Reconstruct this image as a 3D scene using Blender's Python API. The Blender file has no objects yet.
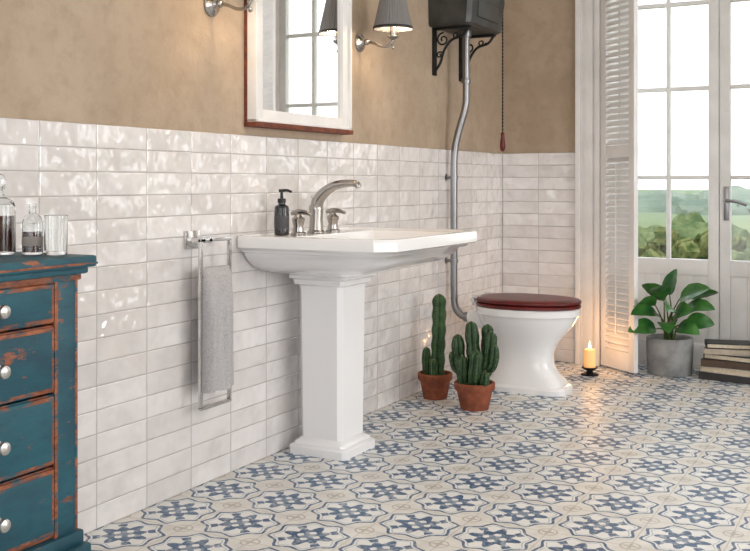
import bpy, bmesh, math, random
from mathutils import Vector, Matrix, noise
random.seed(7)
scene = bpy.context.scene
scene.view_settings.view_transform = 'Standard'

# ------------------------------------------------------------------ materials
class E:
    def __init__(s, nt, sock): s.nt, s.s = nt, sock
    def _m(s, op, *a):
        n = s.nt.nodes.new('ShaderNodeMath'); n.operation = op
        for i, v in enumerate((s,) + a):
            if isinstance(v, E): s.nt.links.new(v.s, n.inputs[i])
            else: n.inputs[i].default_value = v
        return E(s.nt, n.outputs[0])
    def __add__(s, o): return s._m('ADD', o)
    __radd__ = __add__
    def __sub__(s, o): return s._m('SUBTRACT', o)
    def __rsub__(s, o): return (s * -1.0) + o
    def __mul__(s, o): return s._m('MULTIPLY', o)
    __rmul__ = __mul__
    def __truediv__(s, o): return s._m('DIVIDE', o)
    def gt(s, o): return s._m('GREATER_THAN', o)
    def lt(s, o): return s._m('LESS_THAN', o)
    def mx(s, o): return s._m('MAXIMUM', o)
    def mn(s, o): return s._m('MINIMUM', o)
    def f(s, n): return s._m(n)
def band(v, a, b): return v.gt(a) * v.lt(b)

def newmat(name):
    m = bpy.data.materials.new(name); m.use_nodes = True
    nt = m.node_tree; return m, nt, nt.nodes['Principled BSDF']
def col(c): return (c[0], c[1], c[2], 1.0)
def srgb(r, g, b):
    def k(v):
        v /= 255.0
        return v / 12.92 if v <= 0.04045 else ((v + 0.055) / 1.055) ** 2.4
    return (k(r), k(g), k(b))
def mixc(nt, fac, a, b):
    n = nt.nodes.new('ShaderNodeMix'); n.data_type = 'RGBA'
    for sock, v in ((n.inputs[0], fac), (n.inputs[6], a), (n.inputs[7], b)):
        if isinstance(v, E): nt.links.new(v.s, sock)
        elif isinstance(v, bpy.types.NodeSocket): nt.links.new(v, sock)
        elif isinstance(v, (int, float)): sock.default_value = v
        else: sock.default_value = col(v)
    return n.outputs[2]
def noisef(nt, scale, detail=3, rough=0.55, vec=None, w=None):
    n = nt.nodes.new('ShaderNodeTexNoise')
    if w is not None:
        n.noise_dimensions = '4D'; nt.links.new(w.s, n.inputs['W'])
    n.inputs['Scale'].default_value = scale; n.inputs['Detail'].default_value = detail
    n.inputs['Roughness'].default_value = rough
    if vec is None:
        g = nt.nodes.new('ShaderNodeNewGeometry'); vec = g.outputs['Position']
    nt.links.new(vec, n.inputs['Vector'])
    return E(nt, n.outputs['Fac'])
def bump(nt, bs, h, strength, dist):
    b = nt.nodes.new('ShaderNodeBump'); b.inputs['Strength'].default_value = strength
    b.inputs['Distance'].default_value = dist
    nt.links.new(h.s, b.inputs['Height']); nt.links.new(b.outputs[0], bs.inputs['Normal'])
def simple(name, c, rough=0.5, metal=0.0, c2=None, nscale=20, bmp=0.0, bd=0.002, coat=0, trans=0, ior=1.45, emis=None, es=0, lo=0.35, hi=0.65, sss=0):
    m, nt, b = newmat(name)
    b.inputs['Base Color'].default_value = col(c)
    b.inputs['Roughness'].default_value = rough; b.inputs['Metallic'].default_value = metal
    b.inputs['Coat Weight'].default_value = coat
    b.inputs['Transmission Weight'].default_value = trans; b.inputs['IOR'].default_value = ior
    if emis: b.inputs['Emission Color'].default_value = col(emis); b.inputs['Emission Strength'].default_value = es
    if c2 is not None or bmp:
        n = noisef(nt, nscale, 4)
        if c2 is not None:
            mr = nt.nodes.new('ShaderNodeMapRange'); nt.links.new(n.s, mr.inputs[0])
            mr.inputs[1].default_value = lo; mr.inputs[2].default_value = hi
            nt.links.new(mixc(nt, mr.outputs[0], c, c2), b.inputs['Base Color'])
        if bmp: bump(nt, b, n, bmp, bd)
    return m

def posxyz(nt):
    g = nt.nodes.new('ShaderNodeNewGeometry'); s = nt.nodes.new('ShaderNodeSeparateXYZ')
    nt.links.new(g.outputs['Position'], s.inputs[0])
    return [E(nt, s.outputs[i]) for i in range(3)], g.outputs['Position']

TW, TH, TOP = 0.2155, 0.0688, 1.170
def tile_mat(name, axis, off):
    m, nt, b = newmat(name)
    p, pos = posxyz(nt)
    u = (p[axis] - off) / TW; v = p[2] / TH
    iu, iv = u.f('FLOOR'), v.f('FLOOR')
    fu, fv = (u - iu), (v - iv)
    eu = fu.mn(1.0 - fu) * TW; ev = fv.mn(1.0 - fv) * TH
    e = eu.mn(ev)
    grout = e.lt(0.0011)
    rnd = ((iu * 12.9898 + iv * 78.233).f('SINE') * 43758.5453).f('FRACT')
    rnd2 = ((iu * 39.346 + iv * 11.135).f('SINE') * 24634.63).f('FRACT')
    tone = noisef(nt, 9, 3, w=rnd * 50.0)
    c = mixc(nt, rnd, srgb(240, 236, 235), srgb(224, 219, 217))
    c = mixc(nt, (tone - 0.45) * 1.8, c, srgb(204, 198, 196))
    c = mixc(nt, grout, c, srgb(172, 166, 160))
    nt.links.new(c, b.inputs['Base Color'])
    b.inputs['Specular IOR Level'].default_value = 0.9
    nt.links.new((grout * 0.6 + 0.05).s, b.inputs['Roughness'])
    b.inputs['Coat Weight'].default_value = 0.7; b.inputs['Coat Roughness'].default_value = 0.02
    wave = noisef(nt, 9, 2, 0.45, w=rnd * 30.0)
    h = wave * 0.022 + (fu * (rnd - 0.5) * 0.011) + (fv * (rnd2 - 0.5) * 0.004) + (e / 0.004).mn(1.0) * 0.0013
    bump(nt, b, h, 1.0, 1.0)
    nt.links.new(b.inputs['Normal'].links[0].from_socket, b.inputs['Coat Normal'])
    return m

def floor_mat():
    m, nt, b = newmat('encaustic_floor')
    p, pos = posxyz(nt)
    P = 0.235
    w1 = (noisef(nt, 60, 2) - 0.5) * 0.005; w2 = (noisef(nt, 55, 2) - 0.5) * 0.005
    u = (p[0] + w1 + 0.02) / P; v = (p[1] + w2 + 0.06) / P
    fx = (u - u.f('FLOOR')) * 2.0 - 1.0; fy = (v - v.f('FLOOR')) * 2.0 - 1.0
    ax, ay = fx.f('ABSOLUTE'), fy.f('ABSOLUTE')
    r = (ax * ax + ay * ay).f('SQRT')
    th = fy._m('ARCTAN2', fx)
    oct_ = ax.mx(ay).mx((ax + ay) * 0.70)
    c4 = (th * 4.0).f('COSINE'); c8 = (th * 8.0).f('COSINE')
    od = oct_ + c8 * 0.045
    blue = band(od, 0.82, 0.90)
    blue2 = band(od, 0.735, 0.765)
    pet = r.lt(0.51 + c8 * 0.10 + c4 * 0.06) * r.gt(0.25 + c4 * 0.06)
    pet2 = r.lt(0.19 + c4 * -0.07)
    leaf = band(r, 0.56, 0.74) * c4.lt(-0.78)
    full = blue.mx(pet).mx(leaf)
    cx, cy = 1.0 - ax, 1.0 - ay
    rc = (cx * cx + cy * cy).f('SQRT'); tc = cy._m('ARCTAN2', cx)
    cc = (tc * 4.0).f('COSINE')
    tan = band(rc, 0.20, 0.25).mx(rc.lt(0.12 + cc * 0.05))
    inside = oct_.lt(0.86)
    big = noisef(nt, 3.2, 4)
    wear = noisef(nt, 34, 5, 0.75)
    wearm = ((wear - 0.36) * 7.0).mx(0.0).mn(1.0) * 0.6 + 0.4
    g3 = noisef(nt, 14, 3)
    base = mixc(nt, (g3 - 0.35) * 2.5, srgb(232, 229, 223), srgb(212, 207, 200))
    white = mixc(nt, (g3 - 0.35) * 2.0, srgb(238, 237, 234), srgb(222, 221, 218))
    c = mixc(nt, inside, base, white)
    c = mixc(nt, tan * 0.6 * wearm, c, srgb(164, 150, 130))
    c = mixc(nt, blue2 * 0.6 * wearm, c, srgb(100, 126, 150))
    c = mixc(nt, pet2 * 0.85 * wearm, c, srgb(70, 102, 134))
    bl = mixc(nt, (big - 0.35) * 2.5, srgb(38, 76, 114), srgb(70, 104, 138))
    c = mixc(nt, full * wearm, c, bl)
    gr = ax.mx(ay).gt(0.986)
    c = mixc(nt, gr * 0.6, c, srgb(172, 166, 156))
    nt.links.new(c, b.inputs['Base Color'])
    b.inputs['Roughness'].default_value = 0.4
    bump(nt, b, wear * 0.2 - gr * 1.0, 0.25, 0.0012)
    return m

def plaster_mat():
    m, nt, b = newmat('taupe_plaster')
    n1 = noisef(nt, 2.2, 5, 0.65); n2 = noisef(nt, 16, 5, 0.7); n3 = noisef(nt, 70, 3, 0.6)
    c = mixc(nt, ((n1 - 0.35) * 3.0).mx(0.0).mn(1.0), srgb(170, 150, 128), srgb(188, 169, 148))
    c = mixc(nt, ((n2 - 0.48) * 3.0).mx(0.0).mn(1.0) * 0.6, c, srgb(152, 132, 111))
    nt.links.new(c, b.inputs['Base Color']); b.inputs['Roughness'].default_value = 0.85
    bump(nt, b, n2 * 0.7 + n3 * 0.25, 0.8, 0.010)
    return m

def paint_mat(name, wear_lo, wear_hi):
    m, nt, b = newmat(name)
    tc = nt.nodes.new('ShaderNodeNewGeometry')
    mp = nt.nodes.new('ShaderNodeMapping'); mp.inputs['Scale'].default_value = (1, 0.35, 1)
    nt.links.new(tc.outputs['Position'], mp.inputs[0])
    n = noisef(nt, 26, 6, 0.72, mp.outputs[0]); n2 = noisef(nt, 9, 4, 0.6, mp.outputs[0])
    n3 = noisef(nt, 70, 5, 0.7, mp.outputs[0])
    k = ((n - wear_lo) / (wear_hi - wear_lo)).mx(0.0).mn(1.0)
    t = mixc(nt, ((n2 - 0.3) * 2.2).mx(0.0).mn(1.0), srgb(12, 60, 76), srgb(32, 98, 112))
    t = mixc(nt, ((n3 - 0.5) * 4.0).mx(0.0).mn(1.0) * 0.45, t, srgb(8, 42, 54))
    w = mixc(nt, ((n3 - 0.3) * 2.5).mx(0.0).mn(1.0), srgb(88, 44, 28), srgb(180, 106, 68))
    nt.links.new(mixc(nt, k, t, w), b.inputs['Base Color'])
    b.inputs['Roughness'].default_value = 0.5
    bump(nt, b, n, 0.3, 0.002)
    return m

def pane_mat():
    m = bpy.data.materials.new('window_glass'); m.use_nodes = True
    nt = m.node_tree; nt.nodes.remove(nt.nodes['Principled BSDF'])
    o = nt.nodes['Material Output']; t = nt.nodes.new('ShaderNodeBsdfTransparent')
    g = nt.nodes.new('ShaderNodeBsdfGlossy'); g.inputs['Roughness'].default_value = 0.02
    mx = nt.nodes.new('ShaderNodeMixShader'); mx.inputs[0].default_value = 0.05
    nt.links.new(t.outputs[0], mx.inputs[1]); nt.links.new(g.outputs[0], mx.inputs[2])
    nt.links.new(mx.outputs[0], o.inputs[0]); return m

def shade_mat():
    m = bpy.data.materials.new('lampshade_fabric'); m.use_nodes = True
    nt = m.node_tree; b = nt.nodes['Principled BSDF']
    b.inputs['Base Color'].default_value = col(srgb(122, 120, 120)); b.inputs['Roughness'].default_value = 0.6
    o = nt.nodes['Material Output']; t = nt.nodes.new('ShaderNodeBsdfTranslucent')
    t.inputs[0].default_value = col(srgb(170, 160, 150))
    mx = nt.nodes.new('ShaderNodeMixShader'); mx.inputs[0].default_value = 0.05
    nt.links.new(b.outputs[0], mx.inputs[1]); nt.links.new(t.outputs[0], mx.inputs[2])
    nt.links.new(mx.outputs[0], o.inputs[0]); return m

M_TL = tile_mat('zellige_tile_left', 1, 2.165)
M_TB = tile_mat('zellige_tile_back', 0, 0.0)
M_FL = floor_mat(); M_PL = plaster_mat()
M_CEIL = simple('ceiling_paint', srgb(238, 234, 228), 0.9)
M_WH = simple('white_paint', srgb(240, 238, 237), 0.45, c2=srgb(229, 227, 225), nscale=6)
M_CER = simple('white_ceramic', srgb(243, 242, 242), 0.12, coat=0.4)
M_CHR = simple('chrome', (0.62, 0.61, 0.60), 0.14, 1.0)
M_NIC = simple('brushed_nickel', (0.42, 0.40, 0.38), 0.22, 1.0)
M_KNOB = simple('pewter_knob', (0.60, 0.58, 0.55), 0.32, 1.0, bmp=.2, nscale=200)
M_STEEL = simple('aged_steel', (0.28, 0.28, 0.29), 0.3, 1.0)
M_MIR = simple('mirror_glass', (0.88, 0.88, 0.87), 0.01, 1.0)
M_BLK = simple('black_glass', srgb(22, 22, 24), 0.15, coat=0.5)
M_BLKP = simple('black_plastic', srgb(28, 28, 28), 0.4)
M_IRON = simple('cast_iron', srgb(38, 40, 40), 0.45, 0.6, bmp=0.2, nscale=90)
M_CIS = simple('cistern_paint', srgb(52, 53, 52), 0.35, 0.2, c2=srgb(72, 73, 71), nscale=9)
M_MAH = simple('mahogany', srgb(78, 16, 16), 0.4, c2=srgb(108, 26, 22), nscale=18, coat=0.12)
M_TER = simple('terracotta', srgb(150, 84, 56), 0.8, c2=srgb(118, 62, 42), nscale=22, bmp=0.2)
M_SOIL = simple('soil', srgb(50, 38, 30), 0.95, c2=srgb(25, 20, 16), nscale=80, bmp=0.8, bd=0.01)
M_CAC = simple('cactus_green', srgb(58, 90, 46), 0.5, c2=srgb(34, 62, 34), nscale=40)
M_CAC2 = simple('cactus_dark', srgb(30, 56, 34), 0.45, c2=srgb(50, 80, 42), nscale=50)
M_SPI = simple('areole', srgb(195, 185, 145), 0.8)
M_LEAF = simple('leaf_green', srgb(34, 88, 40), 0.28, c2=srgb(74, 128, 58), nscale=12, coat=0.3)
M_STEM = simple('stem_green', srgb(80, 100, 50), 0.6)
M_CONC = simple('grey_concrete', srgb(158, 158, 157), 0.85, c2=srgb(130, 130, 129), nscale=14, bmp=0.2)
M_TOW = simple('grey_towel', srgb(190, 187, 187), 0.95, c2=srgb(170, 167, 168), nscale=160, bmp=0.4, bd=0.0015)
M_WAX = simple('candle_wax', srgb(240, 205, 150), 0.5, emis=srgb(255, 170, 80), es=0.5)
M_FLAME = simple('flame', (1, 0.7, 0.3), 0.5, emis=(1.0, 0.55, 0.18), es=14)
M_BULB = simple('bulb', (1, 0.9, 0.7), 0.5, emis=(1.0, 0.78, 0.5), es=14)
M_TEAL = paint_mat('teal_paint', 0.60, 0.65)
M_WORN = paint_mat('teal_paint_worn', 0.41, 0.49)
M_WOOD = simple('worn_wood', srgb(132, 72, 48), 0.6, c2=srgb(90, 44, 30), nscale=30)
M_GLS = simple('clear_glass', (0.95, 0.97, 0.97), 0.02, trans=1.0, ior=1.45)
M_AMB = simple('amber_liquid', srgb(72, 30, 20), 0.1, coat=0.5)
M_LAB = simple('label_paper', srgb(150, 142, 138), 0.7)
M_PANE = pane_mat(); M_SHADE = shade_mat()
M_PAGE = simple('page_block', srgb(222, 210, 188), 0.8, c2=srgb(196, 182, 158), nscale=150)

# ------------------------------------------------------------------ mesh kit
class Ob:
    def __init__(s, name): s.name = name; s.bm = bmesh.new(); s.mats = []
    def add(s, t, mat, M=None):
        if mat not in s.mats: s.mats.append(mat)
        if M is not None: bmesh.ops.transform(t, matrix=M, verts=t.verts)
        bmesh.ops.recalc_face_normals(t, faces=t.faces)
        for f in t.faces: f.material_index = s.mats.index(mat)
        me = bpy.data.meshes.new('t'); t.to_mesh(me); t.free()
        s.bm.from_mesh(me); bpy.data.meshes.remove(me)
    def box(s, x0, x1, y0, y1, z0, z1, mat, bev=0.0, M=None, seg=2):
        t = bmesh.new(); bmesh.ops.create_cube(t, size=1)
        for v in t.verts:
            v.co = Vector(((x0 + x1) / 2 + v.co.x * (x1 - x0), (y0 + y1) / 2 + v.co.y * (y1 - y0), (z0 + z1) / 2 + v.co.z * (z1 - z0)))
        if bev: bmesh.ops.bevel(t, geom=t.edges[:], offset=bev, segments=seg, affect='EDGES', profile=0.6)
        s.add(t, mat, M)
    def loft(s, rings, mat, cap0=True, cap1=True, M=None, closed=True):
        t = bmesh.new(); vs = [[t.verts.new(p) for p in r] for r in rings]
        n = len(rings[0])
        for a, b in zip(vs[:-1], vs[1:]):
            for i in range(n if closed else n - 1):
                j = (i + 1) % n
                try: t.faces.new((a[i], a[j], b[j], b[i]))
                except ValueError: pass
        if cap0: t.faces.new(vs[0])
        if cap1: t.faces.new(vs[-1])
        s.add(t, mat, M)
    def lathe(s, prof, c, mat, seg=32, M=None, cap0=True, cap1=True, mod=None):
        rings = []
        for r, z in prof:
            rr = []
            for i in range(seg):
                a = 2 * math.pi * i / seg
                k = r * (mod(a) if mod else 1)
                rr.append(Vector((k * math.cos(a), k * math.sin(a), z)))
            rings.append(rr)
        T = Matrix.Translation(c)
        if M is not None: T = T @ M
        s.loft(rings, mat, cap0, cap1, T)
    def tube(s, pts, rad, mat, seg=12, smooth=6, flat=None):
        pts = [Vector(p) for p in pts]
        rads = rad if isinstance(rad, (list, tuple)) else [rad] * len(pts)
        if smooth and len(pts) > 2:
            P, R = [], []
            for i in range(len(pts) - 1):
                p0, p1, p2, p3 = pts[max(i - 1, 0)], pts[i], pts[i + 1], pts[min(i + 2, len(pts) - 1)]
                for k in range(smooth):
                    u = k / smooth
                    P.append(0.5 * ((2 * p1) + (-p0 + p2) * u + (2 * p0 - 5 * p1 + 4 * p2 - p3) * u * u + (-p0 + 3 * p1 - 3 * p2 + p3) * u ** 3))
                    R.append(rads[i] * (1 - u) + rads[i + 1] * u)
            P.append(pts[-1]); R.append(rads[-1]); pts, rads = P, R
        rings = []; up = None
        for i, p in enumerate(pts):
            d = (pts[min(i + 1, len(pts) - 1)] - pts[max(i - 1, 0)]).normalized()
            if up is None:
                up = Vector((0, 0, 1)) if abs(d.z) < 0.9 else Vector((1, 0, 0))
            a = d.cross(up).normalized(); b = a.cross(d).normalized(); up = b
            rings.append([p + (a * math.cos(2 * math.pi * k / seg) + b * math.sin(2 * math.pi * k / seg)) * rads[i] for k in range(seg)])
        s.loft(rings, mat)
    def sph(s, c, r, mat, sc=(1, 1, 1), sub=2, M=None):
        t = bmesh.new(); bmesh.ops.create_icosphere(t, subdivisions=sub, radius=r)
        for v in t.verts: v.co = Vector((v.co.x * sc[0], v.co.y * sc[1], v.co.z * sc[2]))
        T = Matrix.Translation(c)
        if M is not None: T = T @ M
        s.add(t, mat, T)
    def done(s, ang=38, parent=None):
        bm = s.bm
        for f in bm.faces: f.smooth = True
        for e in bm.edges:
            if len(e.link_faces) == 2:
                e.smooth = e.calc_face_angle(0) < math.radians(ang)
            else: e.smooth = True
        me = bpy.data.meshes.new(s.name); bm.to_mesh(me); bm.free()
        for m in s.mats: me.materials.append(m)
        o = bpy.data.objects.new(s.name, me); scene.collection.objects.link(o)
        if parent: o.parent = parent
        return o
RX = Matrix.Rotation(math.pi / 2, 4, 'Y')      # z axis -> +x

# ------------------------------------------------------------------ room shell
XR, YB, YF, HC = 4.3, 5.42, -2.0, 2.75
o = Ob('floor'); o.box(-0.15, XR + .2, YF, YB + 0.36, -0.08, 0, M_FL); o.done()
o = Ob('ceiling'); o.box(-0.15, XR + .2, YF, YB + 0.36, HC, HC + 0.1, M_CEIL); o.done()
o = Ob('wall_left')
o.box(-0.15, -0.008, YF, YB + 0.35, 0, HC, M_PL); o.done()
o = Ob('trim_5')   # tiled wainscot, left wall
o.box(-0.008, 0, YF, YB, 0, TOP, M_TL, bev=0.0015, seg=1); o.done()
o = Ob('trim_6')   # tiled wainscot, back wall
o.box(0.0, 0.437, YB, YB + 0.008, 0, TOP, M_TB, bev=0.0015, seg=1); o.done()
DL, DR, DT = 0.60, 1.73, 2.45
W1, W2, WZ = 2.45, 3.75, 0.55
o = Ob('wall_back')
o.box(-0.008, DL, YB + 0.008, YB + 0.35, 0, HC, M_PL)
o.box(DR, W1, YB + 0.008, YB + 0.35, 0, HC, M_PL)
o.box(W1, W2, YB + 0.008, YB + 0.35, 0, WZ, M_PL)
o.box(W2, XR, YB + 0.008, YB + 0.35, 0, HC, M_PL)
o.box(DL, DR, YB + 0.008, YB + 0.35, DT, HC, M_PL)
o.box(W1, W2, YB + 0.008, YB + 0.35, DT, HC, M_PL)
o.done()
RW = [(0.3, 1.9), (2.7, 4.3)]  # openings added in the unseen right wall to bring in side light
o = Ob('wall_right')
ya = YF
for a, b in RW:
    o.box(XR, XR + .2, ya, a, 0, HC, M_PL)
    o.box(XR, XR + .2, a, b, 0, .5, M_PL)
    o.box(XR, XR + .2, a, b, DT, HC, M_PL); ya = b
o.box(XR, XR + .2, ya, YB + .35, 0, HC, M_PL)
o.done()
def window(name, P0, P1, z0, z1, along_x, depth):
    o = Ob(name)
    def bx(a, b, c, d, t=.04, mat=M_WH, bev=.004):
        if along_x: o.box(a, b, depth, depth + t, c, d, mat, bev=bev)
        else: o.box(depth, depth + t, a, b, c, d, mat, bev=bev)
    bx(P0, P0 + .06, z0, z1); bx(P1 - .06, P1, z0, z1); bx(P0, P1, z0, z0 + .07, .042); bx(P0, P1, z1 - .07, z1, .042)
    m = (P0 + P1) / 2; bx(m - .045, m + .045, z0, z1, .044)
    for q in ((P0 + m) / 2, (P1 + m) / 2): bx(q - .011, q + .011, z0 + .05, z1 - .05, .03)
    k = z0 + .48
    while k < z1 - .2: bx(P0 + .03, P1 - .03, k - .011, k + .011, .028); k += .46
    bx(P0 + .03, P1 - .03, z0 + .05, z1 - .05, .004, M_PANE, 0)
    o.done()
window('window_1', W1, W2, WZ, DT, True, YB + .18)
window('added_window_2', RW[0][0], RW[0][1], .5, DT, False, XR + .1)  # added out of view, for the light from the side
window('added_window_3', RW[1][0], RW[1][1], .5, DT, False, XR + .1)  # likewise added for side light, never in frame

def casing(name, x0, x1):
    o = Ob(name)
    o.box(x0, x1, YB - 0.015, YB + 0.008, 0, DT + 0.1, M_WH, bev=0.003)
    o.box(x0, x0 + 0.03, YB - 0.035, YB - 0.01, 0, DT + 0.1, M_WH, bev=0.006)
    o.box(x0 + 0.045, x1 - 0.04, YB - 0.024, YB - 0.01, 0, DT + 0.1, M_WH, bev=0.005)
    o.box(x1 - 0.03, x1, YB - 0.035, YB - 0.01, 0, DT + 0.1, M_WH, bev=0.006)
    return o.done()
casing('trim_1', 0.437, 0.575)
casing('trim_2', 1.755, 1.893)
o = Ob('trim_3')   # jamb linings and head
o.box(0.60, 0.625, YB + 0.0, YB + 0.30, 0, DT, M_WH, bev=0.003)
o.box(1.705, 1.73, YB + 0.0, YB + 0.30, 0, DT, M_WH, bev=0.003)
o.box(0.60, 1.73, YB + 0.0, YB + 0.30, DT - 0.03, DT, M_WH, bev=0.003)
o.done()

def door(name, x0, x1, hand):
    o = Ob(name); y0, y1 = YB + 0.18, YB + 0.225
    st = 0.055
    zb, zt = 0.012, DT - 0.035
    o.box(x0, x0 + st, y0, y1, zb, zt, M_WH, bev=0.004)
    o.box(x1 - st, x1, y0, y1, zb, zt, M_WH, bev=0.004)
    o.box(x0 + st, x1 - st, y0 + .001, y1 - .001, zb, 0.13, M_WH, bev=0.003)
    o.box(x0 + st, x1 - st, y0 + .001, y1 - .001, 0.50, 0.585, M_WH, bev=0.004)
    o.box(x0 + st, x1 - st, y0 + .001, y1 - .001, zt - 0.07, zt, M_WH, bev=0.003)
    n = 5; w = (x1 - x0 - 2 * st) / n
    for i in range(n):
        o.box(x0 + st + i * w, x0 + st + (i + 1) * w, y0 + 0.012, y1 - 0.012, 0.12, 0.51, M_WH, bev=0.004)
    xm = (x0 + x1) / 2
    for z in (1.03, 1.515, 1.98):
        o.box(x0 + st, x1 - st, y0 + 0.006, y1 - 0.006, z - 0.011, z + 0.011, M_WH, bev=0.004)
    o.box(xm - 0.011, xm + 0.011, y0 + 0.005, y1 - 0.005, 0.58, zt - 0.06, M_WH, bev=0.004)
    o.box(x0 + st - .005, x1 - st + .005, y0 + 0.021, y0 + 0.024, 0.58, zt - 0.065, M_PANE)
    if hand:
        hx = x0 + 0.035
        o.box(hx - 0.014, hx + 0.014, y0 - 0.006, y0 + 0.001, 0.80, 0.98, M_STEEL, bev=0.004)
        o.lathe([(0.011, 0), (0.011, 0.035), (0.008, 0.045)], (hx, y0 - 0.045, 0.905), M_STEEL, 16, Matrix.Rotation(-math.pi / 2, 4, 'X'))
        o.tube([(hx, y0 - 0.042, 0.905), (hx + 0.03, y0 - 0.045, 0.905), (hx + 0.07, y0 - 0.045, 0.897), (hx + 0.11, y0 - 0.042, 0.884)], [0.008, 0.008, 0.0075, 0.009], M_STEEL)
    return o.done()
door('door_1', 0.628, 1.163, False)
door('door_2', 1.167, 1.702, True)
o = Ob('trim_4'); o.box(0.628, 1.702, YB + 0.17, YB + 0.24, 0.0, 0.010, M_WH, bev=0.002); o.done()

def shutter(name, hinge, tip):
    o = Ob(name)
    h, t = Vector(hinge), Vector(tip); d = t - h; L = d.length
    ang = math.atan2(d.y, d.x)
    M = Matrix.Translation((h.x, h.y, 0)) @ Matrix.Rotation(ang, 4, 'Z')
    zb, zt = 0.012, 2.36; T = 0.014
    st = 0.045
    o.box(0, st, -T, T, zb, zt, M_WH, bev=0.004, M=M)
    o.box(L - st, L, -T, T, zb, zt, M_WH, bev=0.004, M=M)
    for z0, z1 in ((zb, 0.11), (1.14, 1.20), (zt - 0.08, zt)):
        o.box(st, L - st, -T + .001, T - .001, z0, z1, M_WH, bev=0.003, M=M)
    for a, b in ((0.11, 1.14), (1.20, zt - 0.08)):
        n = int((b - a) / 0.033); s = (b - a) / n
        for i in range(n):
            z = a + (i + 0.5) * s
            Ml = M @ Matrix.Translation((0, 0, z)) @ Matrix.Rotation(math.radians(38), 4, 'X')
            o.box(st - .003, L - st + .003, -0.021, 0.021, -0.0035, 0.0035, M_WH, bev=0.002, M=Ml, seg=1)
    o.tube([M @ Vector((L / 2, -T - 0.008, 0.2)), M @ Vector((L / 2, -T - 0.008, 1.1))], 0.004, M_WH, 8, 0)
    for z in (0.3, 1.2, 2.1):
        o.lathe([(0.008, -0.04), (0.008, 0.04)], (h.x, h.y, z), M_NIC, 12)
    return o.done()
shutter('window_shutter', (0.592, 5.385), (0.815, 5.215))
shutter('window_shutter', (1.738, 5.385), (1.46, 5.225))

# ------------------------------------------------------------------ pedestal basin
o = Ob('pedestal_sink')
CY = 3.235
def octo(x0, x1, hw, ch, z):
    cb = 0.004
    return [Vector(p) for p in ((x0, CY - hw + cb, z), (x0 + cb, CY - hw, z), (x1 - ch, CY - hw, z), (x1, CY - hw + ch, z), (x1, CY + hw - ch, z), (x1 - ch, CY + hw, z), (x0 + cb, CY + hw, z), (x0, CY + hw - cb, z))]
R = [octo(0.03, 0.29, 0.130, 0.03, 0.660), octo(0.02, 0.33, 0.17, 0.035, 0.667), octo(0.006, 0.41, 0.245, 0.045, 0.683),
     octo(0.004, 0.48, 0.305, 0.05, 0.704), octo(0.004, 0.525, 0.34, 0.055, 0.730), octo(0.004, 0.545, 0.358, 0.056, 0.755),
     octo(0.004, 0.568, 0.369, 0.056, 0.758), octo(0.004, 0.575, 0.374, 0.056, 0.766), octo(0.004, 0.594, 0.387, 0.057, 0.771),
     octo(0.004, 0.602, 0.395, 0.057, 0.776), octo(0.004, 0.602, 0.395, 0.057, 0.808), octo(0.005, 0.599, 0.393, 0.057, 0.815),
     octo(0.010, 0.585, 0.381, 0.055, 0.817), octo(0.012, 0.577, 0.373, 0.053, 0.811),
     octo(0.150, 0.550, 0.335, 0.050, 0.809), octo(0.155, 0.542, 0.328, 0.05, 0.800), octo(0.175, 0.50, 0.275, 0.05, 0.735), octo(0.22, 0.44, 0.18, 0.05, 0.705)]
o.loft(R, M_CER)
o.lathe([(0.022, 0), (0.022, 0.003), (0.016, 0.004)], (0.33, CY, 0.7052), M_CHR, 20)
def sq(xc, hx, hy, z, ch=0.012):
    return [Vector((xc + a, CY + b, z)) for a, b in ((-hx, -hy + ch), (-hx + ch, -hy), (hx - ch, -hy), (hx, -hy + ch), (hx, hy - ch), (hx - ch, hy), (-hx + ch, hy), (-hx, hy - ch))]
xc = 0.157
prof = [(0.122, 0.122, 0.0), (0.122, 0.122, 0.028), (0.118, 0.118, 0.033), (0.109, 0.109, 0.037), (0.107, 0.107, 0.045), (0.098, 0.098, 0.053), (0.090, 0.090, 0.06),
        (0.094, 0.098, 0.60), (0.096, 0.100, 0.62), (0.108, 0.112, 0.627), (0.110, 0.114, 0.643), (0.122, 0.126, 0.650), (0.122, 0.126, 0.670)]
o.loft([sq(xc, a, b, z, 0.018 if .05 < z < .625 else .012) for a, b, z in prof], M_CER)
o.done()

# faucet
o = Ob('basin_faucet')
zt = 0.811
fx = 0.085
for yy in (CY - 0.125, CY + 0.125):
    o.lathe([(0.029, 0), (0.029, 0.006), (0.022, 0.010), (0.018, 0.03), (0.023, 0.05), (0.024, 0.058), (0.016, 0.064), (0.011, 0.072), (0.010, 0.077)], (fx, yy, zt), M_NIC, 20)
    o.tube([(fx - 0.03, yy, zt + 0.076), (fx, yy, zt + 0.082), (fx + 0.03, yy, zt + 0.080), (fx + 0.055, yy, zt + 0.073)], [0.007, 0.011, 0.008, 0.006], M_NIC)
o.lathe([(0.034, 0), (0.034, 0.006), (0.027, 0.012), (0.025, 0.05), (0.027, 0.09), (0.027, 0.10), (0.020, 0.110)], (fx, CY, zt), M_NIC, 24)
o.tube([(fx, CY, zt + 0.05), (fx + 0.004, CY, zt + 0.11), (fx + 0.03, CY, zt + 0.148), (fx + 0.08, CY, zt + 0.178), (fx + 0.135, CY, zt + 0.188), (fx + 0.175, CY, zt + 0.186), (fx + 0.184, CY, zt + 0.172)],
       [0.024, 0.023, 0.021, 0.017, 0.014, 0.012, 0.011], M_NIC, 16)
o.tube([(fx - 0.015, CY, zt + 0.10), (fx - 0.022, CY, zt + 0.14)], 0.004, M_NIC, 8, 0)
o.done()

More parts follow.
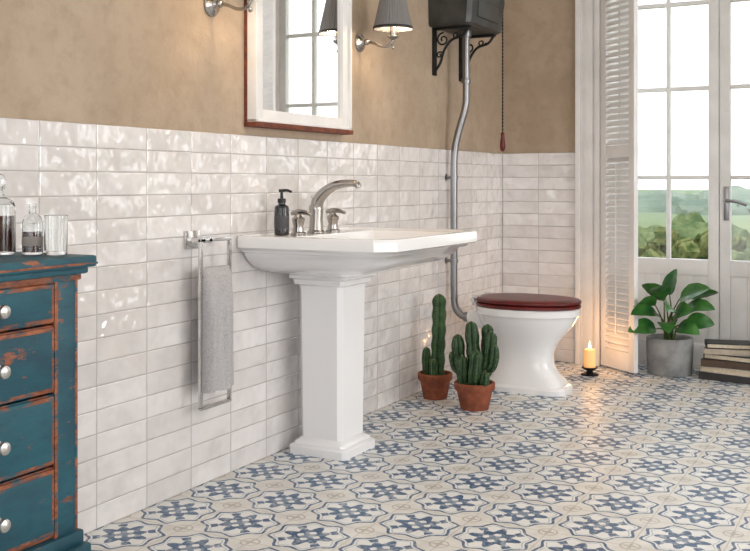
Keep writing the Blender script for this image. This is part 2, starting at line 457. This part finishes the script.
# soap dispenser
o = Ob('soap_dispenser')
c = (0.075, 3.015, 0.8115)
o.lathe([(0.024, 0), (0.027, 0.003), (0.027, 0.095), (0.024, 0.106), (0.013, 0.112), (0.013, 0.12)], c, M_BLK, 28)
o.lathe([(0.0272, 0.025), (0.0274, 0.026), (0.0274, 0.07), (0.0272, 0.071)], c, simple('dispenser_label', srgb(70, 70, 72), 0.5), 28)
o.lathe([(0.015, 0.118), (0.015, 0.132), (0.006, 0.134), (0.005, 0.155), (0.011, 0.156), (0.011, 0.166)], c, M_BLKP, 20)
o.tube([(c[0], c[1], c[2] + 0.161), (c[0] + 0.025, c[1], c[2] + 0.162), (c[0] + 0.042, c[1], c[2] + 0.156)], [0.006, 0.005, 0.004], M_BLKP, 10)
o.done()

# towel holder with towel
o = Ob('towel_rail')
ya, yb, za, zb2, tx = 2.565, 2.718, 0.815, 0.275, 0.062
o.box(0.0, 0.012, ya - 0.01, ya + 0.065, za - 0.03, za + 0.03, M_CHR, bev=0.003)
o.box(0.01, tx + 0.006, ya + 0.002, ya + 0.020, za - 0.009, za + 0.009, M_CHR, bev=0.002)
o.box(0.01, tx + 0.006, ya + 0.038, ya + 0.056, za - 0.009, za + 0.009, M_CHR, bev=0.002)
r = 0.006
o.box(tx - r, tx + r, ya - r, yb + r, za - r, za + r, M_CHR, bev=0.002)
o.box(tx - r, tx + r, ya - r, ya + r, zb2, za + 0.012, M_CHR, bev=0.002)
o.box(tx - r, tx + r, yb - r, yb + r, 0.70 - r, za, M_CHR, bev=0.002)
o.box(tx - r, tx + r, ya, yb, 0.70 - r, 0.70 + r, M_CHR, bev=0.002)
o.box(tx - r, tx + r, yb - r, yb + r, zb2, 0.70, M_CHR, bev=0.002)
o.box(tx - r, tx + r, ya - r, yb + r, zb2 - r, zb2 + r, M_CHR, bev=0.002)
rail = o.done()
o = Ob('hanging_towel')
rings = []
N = 22
for k in range(30):
    f = k / 29; z = 0.726 - f * 0.40
    th = (0.024 + 0.010 * min(1, f * 3)) * min(1, 0.45 + f * 10)
    ring = []
    y0, y1 = ya + 0.006 - 0.006 * f, yb - 0.006 + 0.010 * f
    for side in (0, 1):
        for i in range(N):
            u = i / (N - 1); uu = u if side == 0 else 1 - u
            y = y0 + (y1 - y0) * uu
            edge = min(1, min(uu, 1 - uu) * 8) ** 0.5
            wv = 0.0075 * math.sin(uu * 11 + f * 1) * min(1, f * 2.5) + 0.003 * math.sin(uu * 23 + 1 - f * 3) * min(1, f * 3)
            x = tx + (th * (0.35 + 0.65 * edge) + wv if side == 0 else -th * (0.35 + 0.65 * edge) * 0.8 + wv * 0.5)
            ring.append(Vector((x, y, z + 0.002 * math.sin(uu * 9) * f)))
    rings.append(ring)
o.loft(rings, M_TOW); o.done(parent=rail)

# ------------------------------------------------------------------ mirror
o = Ob('wall_mirror')
y0, y1, z0, z1 = 2.90, 3.585, 1.205, 2.15
fw = 0.058
def fr(a0, a1, b0, b1, xa, xb, mat, bev): o.box(xa, xb, a0, a1, b0, b1, mat, bev=bev)
fr(y0 + .012, y0 + fw, z0 + .012, z1, -0.007, 0.034, M_WH, 0.004)
fr(y1 - fw, y1 - .012, z0 + .012, z1, -0.007, 0.034, M_WH, 0.004)
fr(y0 + .012, y1 - .012, z0 + .012, z0 + fw, -0.007, 0.0335, M_WH, 0.004)
fr(y0 + .012, y1 - .012, z1 - fw, z1, -0.007, 0.0335, M_WH, 0.004)
fr(y0, y0 + .014, z0, z1 + .01, -0.007, 0.044, M_WH, 0.003)
fr(y1 - .014, y1, z0, z1 + .01, -0.007, 0.044, M_WH, 0.003)
fr(y0 - .004, y1 + .004, z0 - .006, z0 + .012, -0.007, 0.048, M_WOOD, 0.003)
fr(y0, y1, z0 + .012, z0 + .022, -0.007, 0.044, M_WH, 0.003)
fr(y0, y1, z1 - .004, z1 + .01, -0.007, 0.044, M_WH, 0.003)
fr(y0 - .002, y0 + .001, z0 + .012, z1, -0.007, 0.006, M_WOOD, 0.0005)
o.box(0.004, 0.020, y0 + .05, y1 - .05, z0 + .04, z1 - .05, M_MIR)
o.done()

# ------------------------------------------------------------------ sconces
def sconce(yy):
    o = Ob('wall_sconce'); z = 1.60; x0 = -0.008; sx = 0.154
    o.lathe([(0.040, 0), (0.040, 0.006), (0.034, 0.012), (0.022, 0.017), (0.016, 0.024), (0.012, 0.03)], (x0, yy, z), M_NIC, 28, RX)
    o.sph((0.028, yy, z), 0.014, M_NIC)
    o.tube([(0.02, yy, z), (0.06, yy, z - 0.006), (0.10, yy, z - 0.022), (0.135, yy, z - 0.022), (sx, yy, z - 0.002), (sx, yy, z + 0.02)], 0.006, M_NIC, 12)
    o.lathe([(0.006, 0), (0.012, 0.004), (0.022, 0.010), (0.024, 0.016), (0.014, 0.02), (0.013, 0.06)], (sx, yy, z), M_NIC, 24)
    o.sph((sx, yy, z - 0.03), 0.008, M_NIC)
    o.lathe([(0.010, 0.06), (0.018, 0.08), (0.018, 0.095), (0.010, 0.115), (0.002, 0.122)], (sx, yy, z), M_BULB, 16)
    pl = lambda a: 1 + 0.018 * math.cos(40 * a)
    o.lathe([(0.082, 0.045), (0.082, 0.050), (0.066, 0.12), (0.052, 0.185), (0.051, 0.190), (0.049, 0.188), (0.063, 0.12), (0.078, 0.052), (0.080, 0.046)], (sx, yy, z), M_SHADE, 160, None, False, False, pl)
    o.lathe([(0.084, 0.044), (0.0845, 0.046), (0.0835, 0.056), (0.081, 0.056)], (sx, yy, z), M_BLKP, 60, None, False, False)
    for k in range(3):
        a = k * 2.094
        o.tube([(sx, yy, z + 0.06), (sx + 0.062 * math.cos(a), yy + 0.062 * math.sin(a), z + 0.12)], 0.0015, M_NIC, 6, 0)
    ob = o.done()
    l = bpy.data.lights.new('sconce_light', 'POINT'); l.energy = 5; l.color = (1, 0.76, 0.5); l.shadow_soft_size = 0.03
    lo = bpy.data.objects.new('sconce_light', l); lo.location = (sx, yy, z + 0.145); scene.collection.objects.link(lo); lo.parent = ob
    l2 = bpy.data.lights.new('sconce_downlight', 'POINT'); l2.energy = 2.0; l2.color = (1, 0.76, 0.5); l2.shadow_soft_size = 0.02
    lo2 = bpy.data.objects.new('sconce_downlight', l2); lo2.location = (sx + 0.03, yy, z + 0.06); scene.collection.objects.link(lo2); lo2.parent = ob
sconce(2.709); sconce(3.738)

# ------------------------------------------------------------------ high level cistern
o = Ob('toilet_cistern')
x0 = -0.0078
def rr(xa, xb, ya, yb, z): return [Vector((xa, ya, z)), Vector((xb - .02, ya, z)), Vector((xb, ya + .02, z)), Vector((xb, yb - .02, z)), Vector((xb - .02, yb, z)), Vector((xa, yb, z))]
o.loft([rr(x0, .195, 4.445, 4.86, 1.765), rr(x0, .210, 4.435, 4.872, 1.775), rr(x0, .218, 4.43, 4.877, 1.88), rr(x0, .225, 4.425, 4.88, 1.92), rr(x0, .225, 4.425, 4.88, 2.03), rr(x0, .24, 4.41, 4.895, 2.04), rr(x0, .24, 4.41, 4.895, 2.06)], M_CIS)
o.box(.205, .221, 4.52, 4.79, 1.81, 1.89, M_CIS, bev=.004)
for yy in (4.49, 4.82):
    o.box(x0, 0.006, yy - .016, yy + .016, 1.53, 1.765, M_IRON, bev=.003)
    o.box(x0, 0.19, yy - .012, yy + .012, 1.752, 1.767, M_IRON, bev=.003)
    o.tube([(0.0, yy, 1.55), (0.03, yy, 1.59), (0.05, yy, 1.65), (0.09, yy, 1.70), (0.15, yy, 1.72), (0.18, yy, 1.755)], 0.007, M_IRON, 8)
    sp = []
    for k in range(22):
        a = k * 0.42; r_ = 0.034 * (1 - k / 26)
        sp.append((0.045 + r_ * math.cos(a + 1.5), yy, 1.705 + r_ * math.sin(a + 1.5)))
    o.tube(sp, 0.0045, M_IRON, 8, 2)
    sp = [(0.115 + 0.022 * (1 - k / 22) * math.cos(-k * .45), yy, 1.725 + 0.018 * (1 - k / 22) * math.sin(-k * .45)) for k in range(18)]
    o.tube(sp, 0.004, M_IRON, 8, 2)
    sp = [(0.026 + 0.018 * (1 - k / 22) * math.cos(k * .45), yy, 1.63 + 0.018 * (1 - k / 22) * math.sin(k * .45)) for k in range(18)]
    o.tube(sp, 0.004, M_IRON, 8, 2)
o.tube([(0.11, 4.83, 2.06), (0.17, 4.86, 2.08), (0.20, 4.905, 2.06)], 0.006, M_IRON)
cis = o.done()
o = Ob('flush_pipe')
o.tube([(0.10, 4.65, 1.765), (0.10, 4.65, 1.60), (0.10, 4.65, 1.45), (0.096, 4.648, 1.38), (0.060, 4.635, 1.24), (0.045, 4.63, 1.15), (0.042, 4.63, 1.0), (0.042, 4.63, 0.7), (0.042, 4.63, 0.46), (0.050, 4.63, 0.375), (0.085, 4.63, 0.335), (0.125, 4.63, 0.33)], 0.018, M_STEEL, 16)
o.lathe([(0.026, 0), (0.026, 0.03), (0.018, 0.035)], (0.10, 4.65, 1.735), M_STEEL, 20)
o.lathe([(0.023, 0), (0.026, 0.012), (0.023, 0.025)], (0.10, 4.65, 1.50), M_STEEL, 20)
for z in (1.02, 0.60):
    o.lathe([(0.022, 0), (0.022, 0.016)], (0.042, 4.63, z), M_STEEL, 20)
    o.lathe([(0.02, 0), (0.008, 0.004), (0.008, 0.03)], (0.0, 4.63, z + .008), M_STEEL, 14, RX)
o.lathe([(0.024, 0), (0.026, 0.02), (0.026, 0.024)], (0.10, 4.63, 0.33), M_STEEL, 20, RX)
o.done(parent=cis)
o = Ob('pull_chain')
cy_ = 4.903; cx_ = .198
o.tube([(cx_, cy_, 2.06), (cx_, cy_, 1.26)], 0.003, M_IRON, 6, 0)
k = 1.26
while k < 2.06:
    o.sph((cx_, cy_, k), 0.0055, M_IRON, sub=1, sc=(1, .6, 1.4)); k += 0.018
o.lathe([(0.004, 0.10), (0.011, 0.092), (0.008, 0.08), (0.012, 0.06), (0.015, 0.03), (0.013, 0.01), (0.005, 0.0)], (cx_, cy_, 1.165), M_MAH, 16)
o.done(parent=cis)

# ------------------------------------------------------------------ toilet
o = Ob('toilet')
def sup(xc, rx, ry, z, n=2.0, seg=48, egg=0.0):
    out = []
    for i in range(seg):
        a = 2 * math.pi * i / seg; c_, s_ = math.cos(a), math.sin(a)
        x = math.copysign(abs(c_) ** (2 / n), c_); y = math.copysign(abs(s_) ** (2 / n), s_)
        out.append(Vector((xc + rx * x, 4.63 + ry * y * (1 - egg * x), z)))
    return out
o.loft([sup(.44, .200, .120, 0, 5), sup(.44, .200, .120, .022, 5), sup(.44, .192, .112, .030, 5), sup(.438, .182, .106, .034, 4.5), sup(.435, .176, .102, .055, 4), sup(.425, .155, .092, .085, 3.4), sup(.415, .142, .085, .13, 3),
        sup(.415, .142, .086, .18, 2.8), sup(.418, .158, .098, .225, 2.5), sup(.422, .190, .125, .27, 2.3, egg=.03), sup(.425, .225, .155, .315, 2.2, egg=.06), sup(.428, .243, .172, .35, 2.1, egg=.08), sup(.43, .247, .176, .362, 2.1, egg=.08),
        sup(.43, .256, .184, .368, 2.1, egg=.08), sup(.43, .258, .186, .395, 2.1, egg=.08), sup(.43, .252, .180, .401, 2.1, egg=.08)], M_CER)
o.box(.14, .30, 4.63 - .055, 4.63 + .055, .285, .375, M_CER, bev=.02)
o.lathe([(0.035, 0), (0.035, 0.03), (0.05, 0.06)], (0.126, 4.63, 0.33), M_CER, 24, RX)
o.loft([sup(.434, .250, .180, .402, 2.15, egg=.08), sup(.434, .257, .187, .406, 2.15, egg=.08), sup(.434, .257, .187, .416, 2.15, egg=.08), sup(.434, .250, .181, .421, 2.15, egg=.08)], M_MAH)
o.loft([sup(.434, .250, .180, .423, 2.15, egg=.08), sup(.434, .258, .188, .427, 2.15, egg=.08), sup(.434, .258, .188, .438, 2.15, egg=.08), sup(.434, .248, .178, .444, 2.15, egg=.08), sup(.434, .20, .14, .446, 2.15, egg=.08)], M_MAH)
for s_ in (-.075, .075):
    o.lathe([(.012, -.03), (.012, .03)], (.185, 4.63 + s_, .428), M_CHR, 16, Matrix.Rotation(math.pi / 2, 4, 'X'))
    o.box(.175, .22, 4.63 + s_ - .012, 4.63 + s_ + .012, .40, .45, M_CHR, bev=.003)
o.done()

# ------------------------------------------------------------------ cacti
def pot(o, c, r0, r1, h):
    o.lathe([(r0, 0), (r0 + (r1 - r0) * .7, h * .72), (r1, h * .72), (r1 + .002, h * .75), (r1 + .003, h * .97), (r1, h), (r1 - .009, h), (r1 - .012, h * .85)], c, M_TER, 40, cap1=False)
    o.lathe([(r1 - .010, h * .86), (r1 * .4, h * .90), (.002, h * .91)], c, M_SOIL, 24, cap0=False)
def column(o, pts, r, mat, ribs=8, dep=.22):
    pts = [Vector(p) for p in pts]
    P = []
    S = 8
    for i in range(len(pts) - 1):
        p0, p1, p2, p3 = pts[max(i - 1, 0)], pts[i], pts[i + 1], pts[min(i + 2, len(pts) - 1)]
        for k in range(S):
            u = k / S
            P.append(0.5 * ((2 * p1) + (-p0 + p2) * u + (2 * p0 - 5 * p1 + 4 * p2 - p3) * u * u + (-p0 + 3 * p1 - 3 * p2 + p3) * u ** 3))
    P.append(pts[-1]); seg = ribs * 6; n = len(P); rings = []; tot = n - 1; up = Vector((0, 1, 0))
    L = sum((P[i + 1] - P[i]).length for i in range(n - 1)); acc = 0; spots = []
    for i, p in enumerate(P):
        if i: acc += (P[i] - P[i - 1]).length
        rem = L - acc
        tip = math.sqrt(max(0.0, 1 - ((max(0, r * 1.3 - rem)) / (r * 1.3)) ** 2)) if rem < r * 1.3 else 1
        tip = max(tip, 0.08); st = 0.8 + 0.2 * min(1, acc / (r * 2))
        bul = 1 + 0.07 * math.sin(acc * 90)
        d = (P[min(i + 1, tot)] - P[max(i - 1, 0)]).normalized()
        a = d.cross(up).normalized(); b = a.cross(d).normalized(); up = b
        ring = []
        for k in range(seg):
            th = 2 * math.pi * k / seg
            rr_ = r * tip * st * bul * (1 - dep + dep * abs(math.cos(ribs * th / 2)) ** .8)
            ring.append(p + (a * math.cos(th) + b * math.sin(th)) * rr_)
        rings.append(ring)
        for q in range(ribs):
            th = 2 * math.pi * q / ribs
            spots.append((p + (a * math.cos(th) + b * math.sin(th)) * r * tip * st * bul, (a * math.cos(th) + b * math.sin(th))))
    o.loft(rings, mat)
    for q, (s_, dd) in enumerate(spots):
        if q % 2 == 0: o.sph(s_, 0.0014, M_SPI, sub=1)
o = Ob('potted_column_cactus'); c = Vector((0.120, 4.235, 0))
pot(o, c, .055, .078, .118)
column(o, [c + Vector((.012, .005, .09)), c + Vector((.012, .005, .2)), c + Vector((.016, .005, .3)), c + Vector((.018, .005, .40)), c + Vector((.018, .005, .485))], .034, M_CAC)
column(o, [c + Vector((-.035, -.01, .09)), c + Vector((-.040, -.01, .15)), c + Vector((-.040, -.01, .235))], .022, M_CAC)
column(o, [c + Vector((.012, -.045, .09)), c + Vector((.014, -.05, .14)), c + Vector((.014, -.052, .19))], .020, M_CAC)
o.done()
o = Ob('potted_branching_cactus'); c = Vector((0.365, 4.12, 0))
pot(o, c, .062, .088, .118)
V = lambda x, y, z: c + Vector((x, y, z))
column(o, [V(0, 0, .09), V(0, 0, .18), V(-.008, 0, .27), V(-.018, 0, .385)], .032, M_CAC2, 5, .38)
column(o, [V(.01, 0, .13), V(.05, 0, .16), V(.070, 0, .23), V(.078, 0, .345)], .031, M_CAC2, 5, .38)
column(o, [V(-.01, 0, .14), V(-.05, -.01, .165), V(-.070, -.01, .22), V(-.078, -.01, .325)], .030, M_CAC2, 5, .38)
column(o, [V(.0, -.02, .11), V(.02, -.055, .14), V(.028, -.06, .2), V(.035, -.06, .27)], .030, M_CAC2, 5, .38)
column(o, [V(.02, .02, .13), V(.03, .05, .17), V(.036, .055, .24), V(.040, .055, .37)], .028, M_CAC2, 5, .38)
column(o, [V(-.03, -.02, .10), V(-.035, -.05, .13), V(-.035, -.055, .24)], .028, M_CAC2, 5, .38)
column(o, [V(.055, -.01, .17), V(.092, -.015, .20), V(.102, -.015, .29)], .022, M_CAC2, 5, .38)
column(o, [V(-.055, -.01, .16), V(-.088, -.015, .18), V(-.098, -.015, .25)], .021, M_CAC2, 5, .38)
column(o, [V(.05, -.03, .11), V(.065, -.045, .13), V(.07, -.05, .18)], .022, M_CAC2, 5, .38)
o.done()

# ------------------------------------------------------------------ candle
o = Ob('candle_lantern'); c = Vector((0.597, 5.12, 0))
o.lathe([(.045, 0), (.045, .006), (.02, .012), (.014, .02), (.03, .03), (.042, .038), (.042, .042), (.034, .042)], c, M_IRON, 28)
o.lathe([(.030, .040), (.030, .128), (.027, .133), (.006, .130)], c, M_WAX, 28)
o.tube([c + Vector((0, 0, .13)), c + Vector((.001, 0, .143))], .0012, M_BLKP, 6, 0)
o.lathe([(.001, .136), (.006, .143), (.0065, .150), (.003, .165), (.0004, .178)], c, M_FLAME, 12)
ob = o.done()
l = bpy.data.lights.new('candle_light', 'POINT'); l.energy = 1.1; l.color = (1, 0.5, 0.18); l.shadow_soft_size = 0.03
lo = bpy.data.objects.new('candle_light', l); lo.location = (c.x, c.y + 0.05, 0.20); scene.collection.objects.link(lo); lo.parent = ob

# ------------------------------------------------------------------ foliage plant
def leaf(o, base, d, L, W, droop, roll=0.0, mat=M_LEAF):
    d = Vector(d).normalized(); p = Vector(base); rows = []
    n = 12
    side = d.cross(Vector((0, 0, 1)))
    if side.length < .1: side = Vector((1, 0, 0))
    side.normalize(); side = Matrix.Rotation(roll, 3, d) @ side
    t = bmesh.new(); vs = []
    for i in range(n + 1):
        u = i / n
        w = W * (math.sin(math.pi * min(1, u ** 0.8)) ** 0.7) * (1 - .2 * u) if 0 < u < 1 else 0.0008
        nrm = side.cross(d).normalized()
        row = []
        for k in range(-3, 4):
            q = k / 3
            row.append(t.verts.new(p + side * q * w + nrm * (abs(q) * w * .22 + .03 * w * math.sin(u * 22) * abs(q))))
        vs.append(row)
        p = p + d * (L / n)
        d = (Matrix.Rotation(-droop / n, 3, side) @ d).normalized()
    for a, b in zip(vs[:-1], vs[1:]):
        for k in range(6): t.faces.new((a[k], a[k + 1], b[k + 1], b[k]))
    o.add(t, mat)
o = Ob('potted_rubber_plant'); c = Vector((0.955, 5.36, 0))
o.lathe([(.108, 0), (.113, .004), (.120, .16), (.118, .188), (.112, .193), (.104, .19), (.102, .16)], c, M_CONC, 48, cap1=False)
o.lathe([(.103, .165), (.05, .172), (.002, .174)], c, M_SOIL, 24, cap0=False)
tips = [(-.13, -.15, .46, .7, .18, .058, .7), (-.10, -.19, .42, .6, .17, .06, -.6), (-.03, -.10, .50, .4, .17, .055, .5), (.05, -.12, .43, .8, .16, .06, -.8), (.13, -.08, .50, .3, .19, .062, .9), (.19, -.12, .45, .5, .18, .06, .6),
        (.19, -.02, .50, .3, .18, .055, -.7), (-.06, -.02, .48, .6, .16, .055, .9), (.02, -.17, .37, 1.0, .15, .056, .2), (-.12, -.18, .34, 1.0, .16, .054, -.9), (.12, -.16, .35, 1.0, .15, .054, .8), (.0, .0, .51, .5, .15, .054, -.6), (.20, -.06, .37, .9, .15, .054, 1.0), (.09, -.15, .42, .6, .15, .056, 1.1)]
for i, (dx, dy, dz, dr, L, W, ro) in enumerate(tips):
    b = c + Vector((random.uniform(-.03, .03), random.uniform(-.03, .03), .17))
    st = c + Vector((dx * .45, dy * .45, dz - .10))
    o.tube([b, b.lerp(st, .5) + Vector((0, 0, .03)), st], [.005, .004, .003], M_STEM, 8)
    leaf(o, st, (dx * 1.1, dy * 1.1, .09), L, W, dr * 1.5, ro)
o.done(80)

# ------------------------------------------------------------------ books
o = Ob('book_stack')
cols = [srgb(60, 58, 58), srgb(205, 198, 188), srgb(90, 72, 58), srgb(48, 56, 66), srgb(190, 178, 160), srgb(38, 36, 38)]
z = 0.0
for i, (w, d, t_, a, dx) in enumerate([(.28, .20, .036, -8, 0), (.27, .19, .030, -13, .004), (.26, .18, .036, -5, -.004), (.25, .175, .028, -12, .008), (.24, .165, .030, 4, -.012), (.22, .15, .026, 14, -.02)]):
    M = Matrix.Translation((1.268 + dx, 5.36, z)) @ Matrix.Rotation(math.radians(a), 4, 'Z')
    cm = simple('book_cover_%d' % i, cols[i], .5, c2=tuple(v * .8 for v in cols[i]), nscale=30)
    o.box(-w / 2, w / 2, -d / 2, d / 2, 0.0, .004, cm, bev=.001, M=M, seg=1)
    o.box(-w / 2, w / 2, -d / 2, d / 2, t_ - .004, t_, cm, bev=.001, M=M, seg=1)
    if i % 2 == 0: o.box(-w / 2, w / 2, -d / 2, -d / 2 + .004, 0.0, t_, cm, bev=.001, M=M, seg=1)
    else: o.box(-w / 2, -w / 2 + .004, -d / 2, d / 2, 0.0, t_, cm, bev=.001, M=M, seg=1)
    o.box(-w / 2 + .005, w / 2 - .005, -d / 2 + .005, d / 2 - .005, .004, t_ - .004, M_PAGE, M=M)
    z += t_ + .0003
o.done()

# ------------------------------------------------------------------ dresser
o = Ob('chest_of_drawers')
fxx = 0.42; ye = 1.665; ys = 0.66
o.box(0.004, fxx - .02, ys, ye - .004, .20, .80, M_TEAL, bev=.003)
o.box(fxx - .03, fxx, ye - .065, ye, .19, .80, M_TEAL, bev=.004)
o.box(fxx - .0295, fxx + .0015, ye - .068, ye - .058, .21, .79, M_WORN, bev=.002)
o.box(fxx - .012, fxx + .0012, ye - .007, ye + .0012, .21, .79, M_WORN, bev=.002)
o.box(fxx - .03, fxx, ys, ys + .065, .19, .80, M_TEAL, bev=.004)
o.box(0.004, fxx + .035, ys - .03, ye + .026, .812, .838, M_TEAL, bev=.006)
o.box(0.004, fxx + .0365, ys - .03, ye + .0275, .818, .823, M_WORN, bev=.001)
o.box(0.004, fxx + .020, ys - .015, ye + .016, .797, .813, M_TEAL, bev=.006)
o.box(0.004, fxx + .008, ys - .01, ye + .006, .783, .798, M_WORN, bev=.004)
o.box(0.004, fxx + .012, ys - .01, ye + .010, .19, .222, M_TEAL, bev=.006)
o.box(0.004, fxx + .026, ys - .02, ye + .020, .15, .192, M_TEAL, bev=.008)
for yy in (ys + .03, ye - .03):
    for xx in (.05, fxx - .03):
        o.loft([[Vector((xx + a * s, yy + b * s, z)) for a, b in ((-.035, -.035), (.035, -.035), (.035, .035), (-.035, .035))] for s, z in ((.65, 0), (.8, .08), (1.0, .152))], M_TEAL)
dz = [(.696, .780), (.545, .686), (.386, .535), (.232, .376)]
for k, (a, b) in enumerate(dz):
    o.box(fxx - .03, fxx - .004, ys + .065, ye - .065, a - .008, b + .008, M_WORN, bev=.001)
    o.box(fxx - .03, fxx + .004, ys + .069, ye - .071, a, b, M_WORN, bev=.004)
    o.box(fxx - .02, fxx + .0055, ys + .077, ye - .079, a + .009, b - .009, M_TEAL, bev=.002)
    for yy in (1.434, ys + .245):
        zc = (a + b) / 2
        o.lathe([(.014, 0), (.014, .003), (.006, .006), (.005, .013), (.011, .017), (.0145, .023), (.013, .029), (.005, .033)], (fxx + .005, yy, zc), M_KNOB, 24, RX)
o.done()

# bottles on dresser
ZT = .8382
o = Ob('glass_decanter'); c = (0.245, 1.60, ZT)
o.lathe([(.033, 0), (.036, .004), (.036, .105), (.032, .120), (.015, .130), (.011, .135), (.011, .148), (.014, .152), (.0105, .152), (.0085, .135), (.029, .117), (.0335, .105), (.0335, .008), (.002, .006)], c, M_GLS, 36, cap1=False)
o.lathe([(.032, .0085), (.0330, .010), (.0330, .088), (.002, .0885)], c, M_AMB, 32)
o.lathe([(.007, .137), (.009, .153), (.013, .157), (.015, .168), (.010, .180), (.002, .183)], c, M_GLS, 20)
o.done()
o = Ob('glass_bottle'); c = (0.313, 1.635, ZT)
o.lathe([(.021, 0), (.023, .003), (.023, .073), (.019, .085), (.009, .093), (.008, .105), (.011, .108), (.011, .115), (.007, .115), (.006, .093), (.018, .082), (.0212, .072), (.0212, .006), (.002, .005)], c, M_GLS, 32, cap1=False)
o.lathe([(.020, .006), (.0208, .007), (.0208, .052), (.002, .0525)], c, M_AMB, 32)
o.lathe([(.0232, .02), (.0234, .021), (.0234, .040), (.0232, .041)], c, M_LAB, 32)
o.done()
o = Ob('glass_tumbler'); c = (0.368, 1.652, ZT)
o.lathe([(.023, 0), (.025, .003), (.0265, .088), (.0255, .089), (.0245, .088), (.0232, .010), (.002, .009)], c, M_GLS, 36, cap1=False)
o.done()

# ------------------------------------------------------------------ outside
GZ = -3.2
m, nt, b = newmat('hazy_field')
p, pos = posxyz(nt)
g = (noisef(nt, .12, 4) - .35) * 2.5
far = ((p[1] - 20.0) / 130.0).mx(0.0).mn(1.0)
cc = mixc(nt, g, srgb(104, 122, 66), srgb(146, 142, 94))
cc = mixc(nt, far, cc, srgb(134, 146, 122))  # aerial haze mixed into the ground colour with distance
nt.links.new(cc, b.inputs['Base Color']); b.inputs['Roughness'].default_value = 1; b.inputs['Specular IOR Level'].default_value = 0
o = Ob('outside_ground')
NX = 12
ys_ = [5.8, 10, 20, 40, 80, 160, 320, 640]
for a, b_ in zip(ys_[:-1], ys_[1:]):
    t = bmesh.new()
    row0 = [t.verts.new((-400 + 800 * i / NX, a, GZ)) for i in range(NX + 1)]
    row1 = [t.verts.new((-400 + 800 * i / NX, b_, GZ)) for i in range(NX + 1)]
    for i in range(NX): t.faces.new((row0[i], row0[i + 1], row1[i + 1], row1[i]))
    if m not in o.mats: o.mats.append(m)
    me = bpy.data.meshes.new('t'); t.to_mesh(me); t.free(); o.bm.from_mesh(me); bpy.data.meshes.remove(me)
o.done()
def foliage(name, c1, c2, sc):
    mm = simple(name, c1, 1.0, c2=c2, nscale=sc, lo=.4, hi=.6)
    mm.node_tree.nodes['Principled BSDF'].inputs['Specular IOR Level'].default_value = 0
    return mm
def domes(name, mat, n, x0, x1, y0, y1, r0, r1, zt0, zt1, sub=4):
    o = Ob(name)
    for i in range(n):
        x = random.uniform(x0, x1); y = random.uniform(y0, y1); r = random.uniform(r0, r1); top = random.uniform(zt0, zt1)
        t = bmesh.new(); bmesh.ops.create_icosphere(t, subdivisions=sub, radius=r)
        for v in t.verts:
            k = noise.noise(v.co * (2.2 / r) + Vector((i * 7, 0, 0))) * .3 + noise.noise(v.co * (9 / r)) * .14
            v.co *= 1 + k
            v.co.z *= (top - GZ) / r
        o.add(t, mat, Matrix.Translation((x, y, GZ)))
    return o
o = domes('garden_hedge', foliage('bush_near', srgb(70, 84, 46), srgb(122, 124, 80), 9), 14, -2.5, 8, 15.5, 18.5, .8, 1.4, -.6, -.1)
fm = o.mats[0]
for i in range(620):   # leafy clumps over the hedge
    x = random.uniform(-2.8, 7); y = random.uniform(14.4, 16.6); zz_ = random.uniform(-2.2, .22 + .4 * noise.noise(Vector((x * .9, 0, 3)))) ; r = random.uniform(.08, .22)
    t = bmesh.new(); bmesh.ops.create_icosphere(t, subdivisions=2, radius=r)
    for v in t.verts: v.co *= 1 + noise.noise(v.co * (3.5 / r) + Vector((i, 0, 0))) * .8
    o.add(t, fm, Matrix.Translation((x, y, zz_)))
o.done()
domes('distant_trees', foliage('bush_mid', srgb(88, 104, 70), srgb(118, 128, 88), 1.5), 24, -16, 26, 45, 62, 1.2, 2.6, -2.0, -.5).done()  # lighter greens carry the haze in the colour
domes('treeline', foliage('bush_far', srgb(116, 130, 116), srgb(130, 142, 126), .3), 40, -60, 90, 140, 165, 4, 8, -1.6, .4, 3).done()  # palest grey-greens, distance haze put into the base colour

# ------------------------------------------------------------------ lighting
w = bpy.data.worlds.new('World'); scene.world = w; w.use_nodes = True
nt = w.node_tree; bg = nt.nodes['Background']
tcn = nt.nodes.new('ShaderNodeTexCoord'); sp = nt.nodes.new('ShaderNodeSeparateXYZ'); nt.links.new(tcn.outputs['Generated'], sp.inputs[0])
zz = E(nt, sp.outputs[2]); fac = (zz * 2.2).mx(0.0).mn(1.0)
cl = noisef(nt, 2.5, 4, .55, tcn.outputs['Generated'])
cA = mixc(nt, fac, (1.0, .995, .985), (.86, .93, 1.0))
cA = mixc(nt, ((cl - .45) * 3.0).mx(0.0).mn(1.0), cA, (1.0, 1.0, 1.0))
nt.links.new(cA, bg.inputs[0]); bg.inputs[1].default_value = 2.35
def area(name, loc, rot, sx, sy, en, c):
    l = bpy.data.lights.new(name, 'AREA'); l.shape = 'RECTANGLE'; l.size = sx; l.size_y = sy; l.energy = en; l.color = c
    ob = bpy.data.objects.new(name, l); ob.location = loc; ob.rotation_euler = rot; scene.collection.objects.link(ob)
for i, (a, b) in enumerate(RW):
    area('side_fill_%d' % i, (XR + .08, (a + b) / 2, 1.47), (0, math.radians(90), 0), 1.85, 1.5, (20, 44)[i], (1, .99, .98))  # added fill lamps in the unseen right-wall openings

# ------------------------------------------------------------------ camera
cd = bpy.data.cameras.new('camera'); cam = bpy.data.objects.new('camera', cd); scene.collection.objects.link(cam)
cd.sensor_width = 36; cd.lens = 48; cd.shift_y = -(275.5 - 183) / 750
cam.location = (2.072, 0, 1.0)
cam.rotation_euler = (math.radians(90), 0, math.atan(0.536))
cd.clip_end = 2000; cd.clip_start = .05
scene.camera = cam
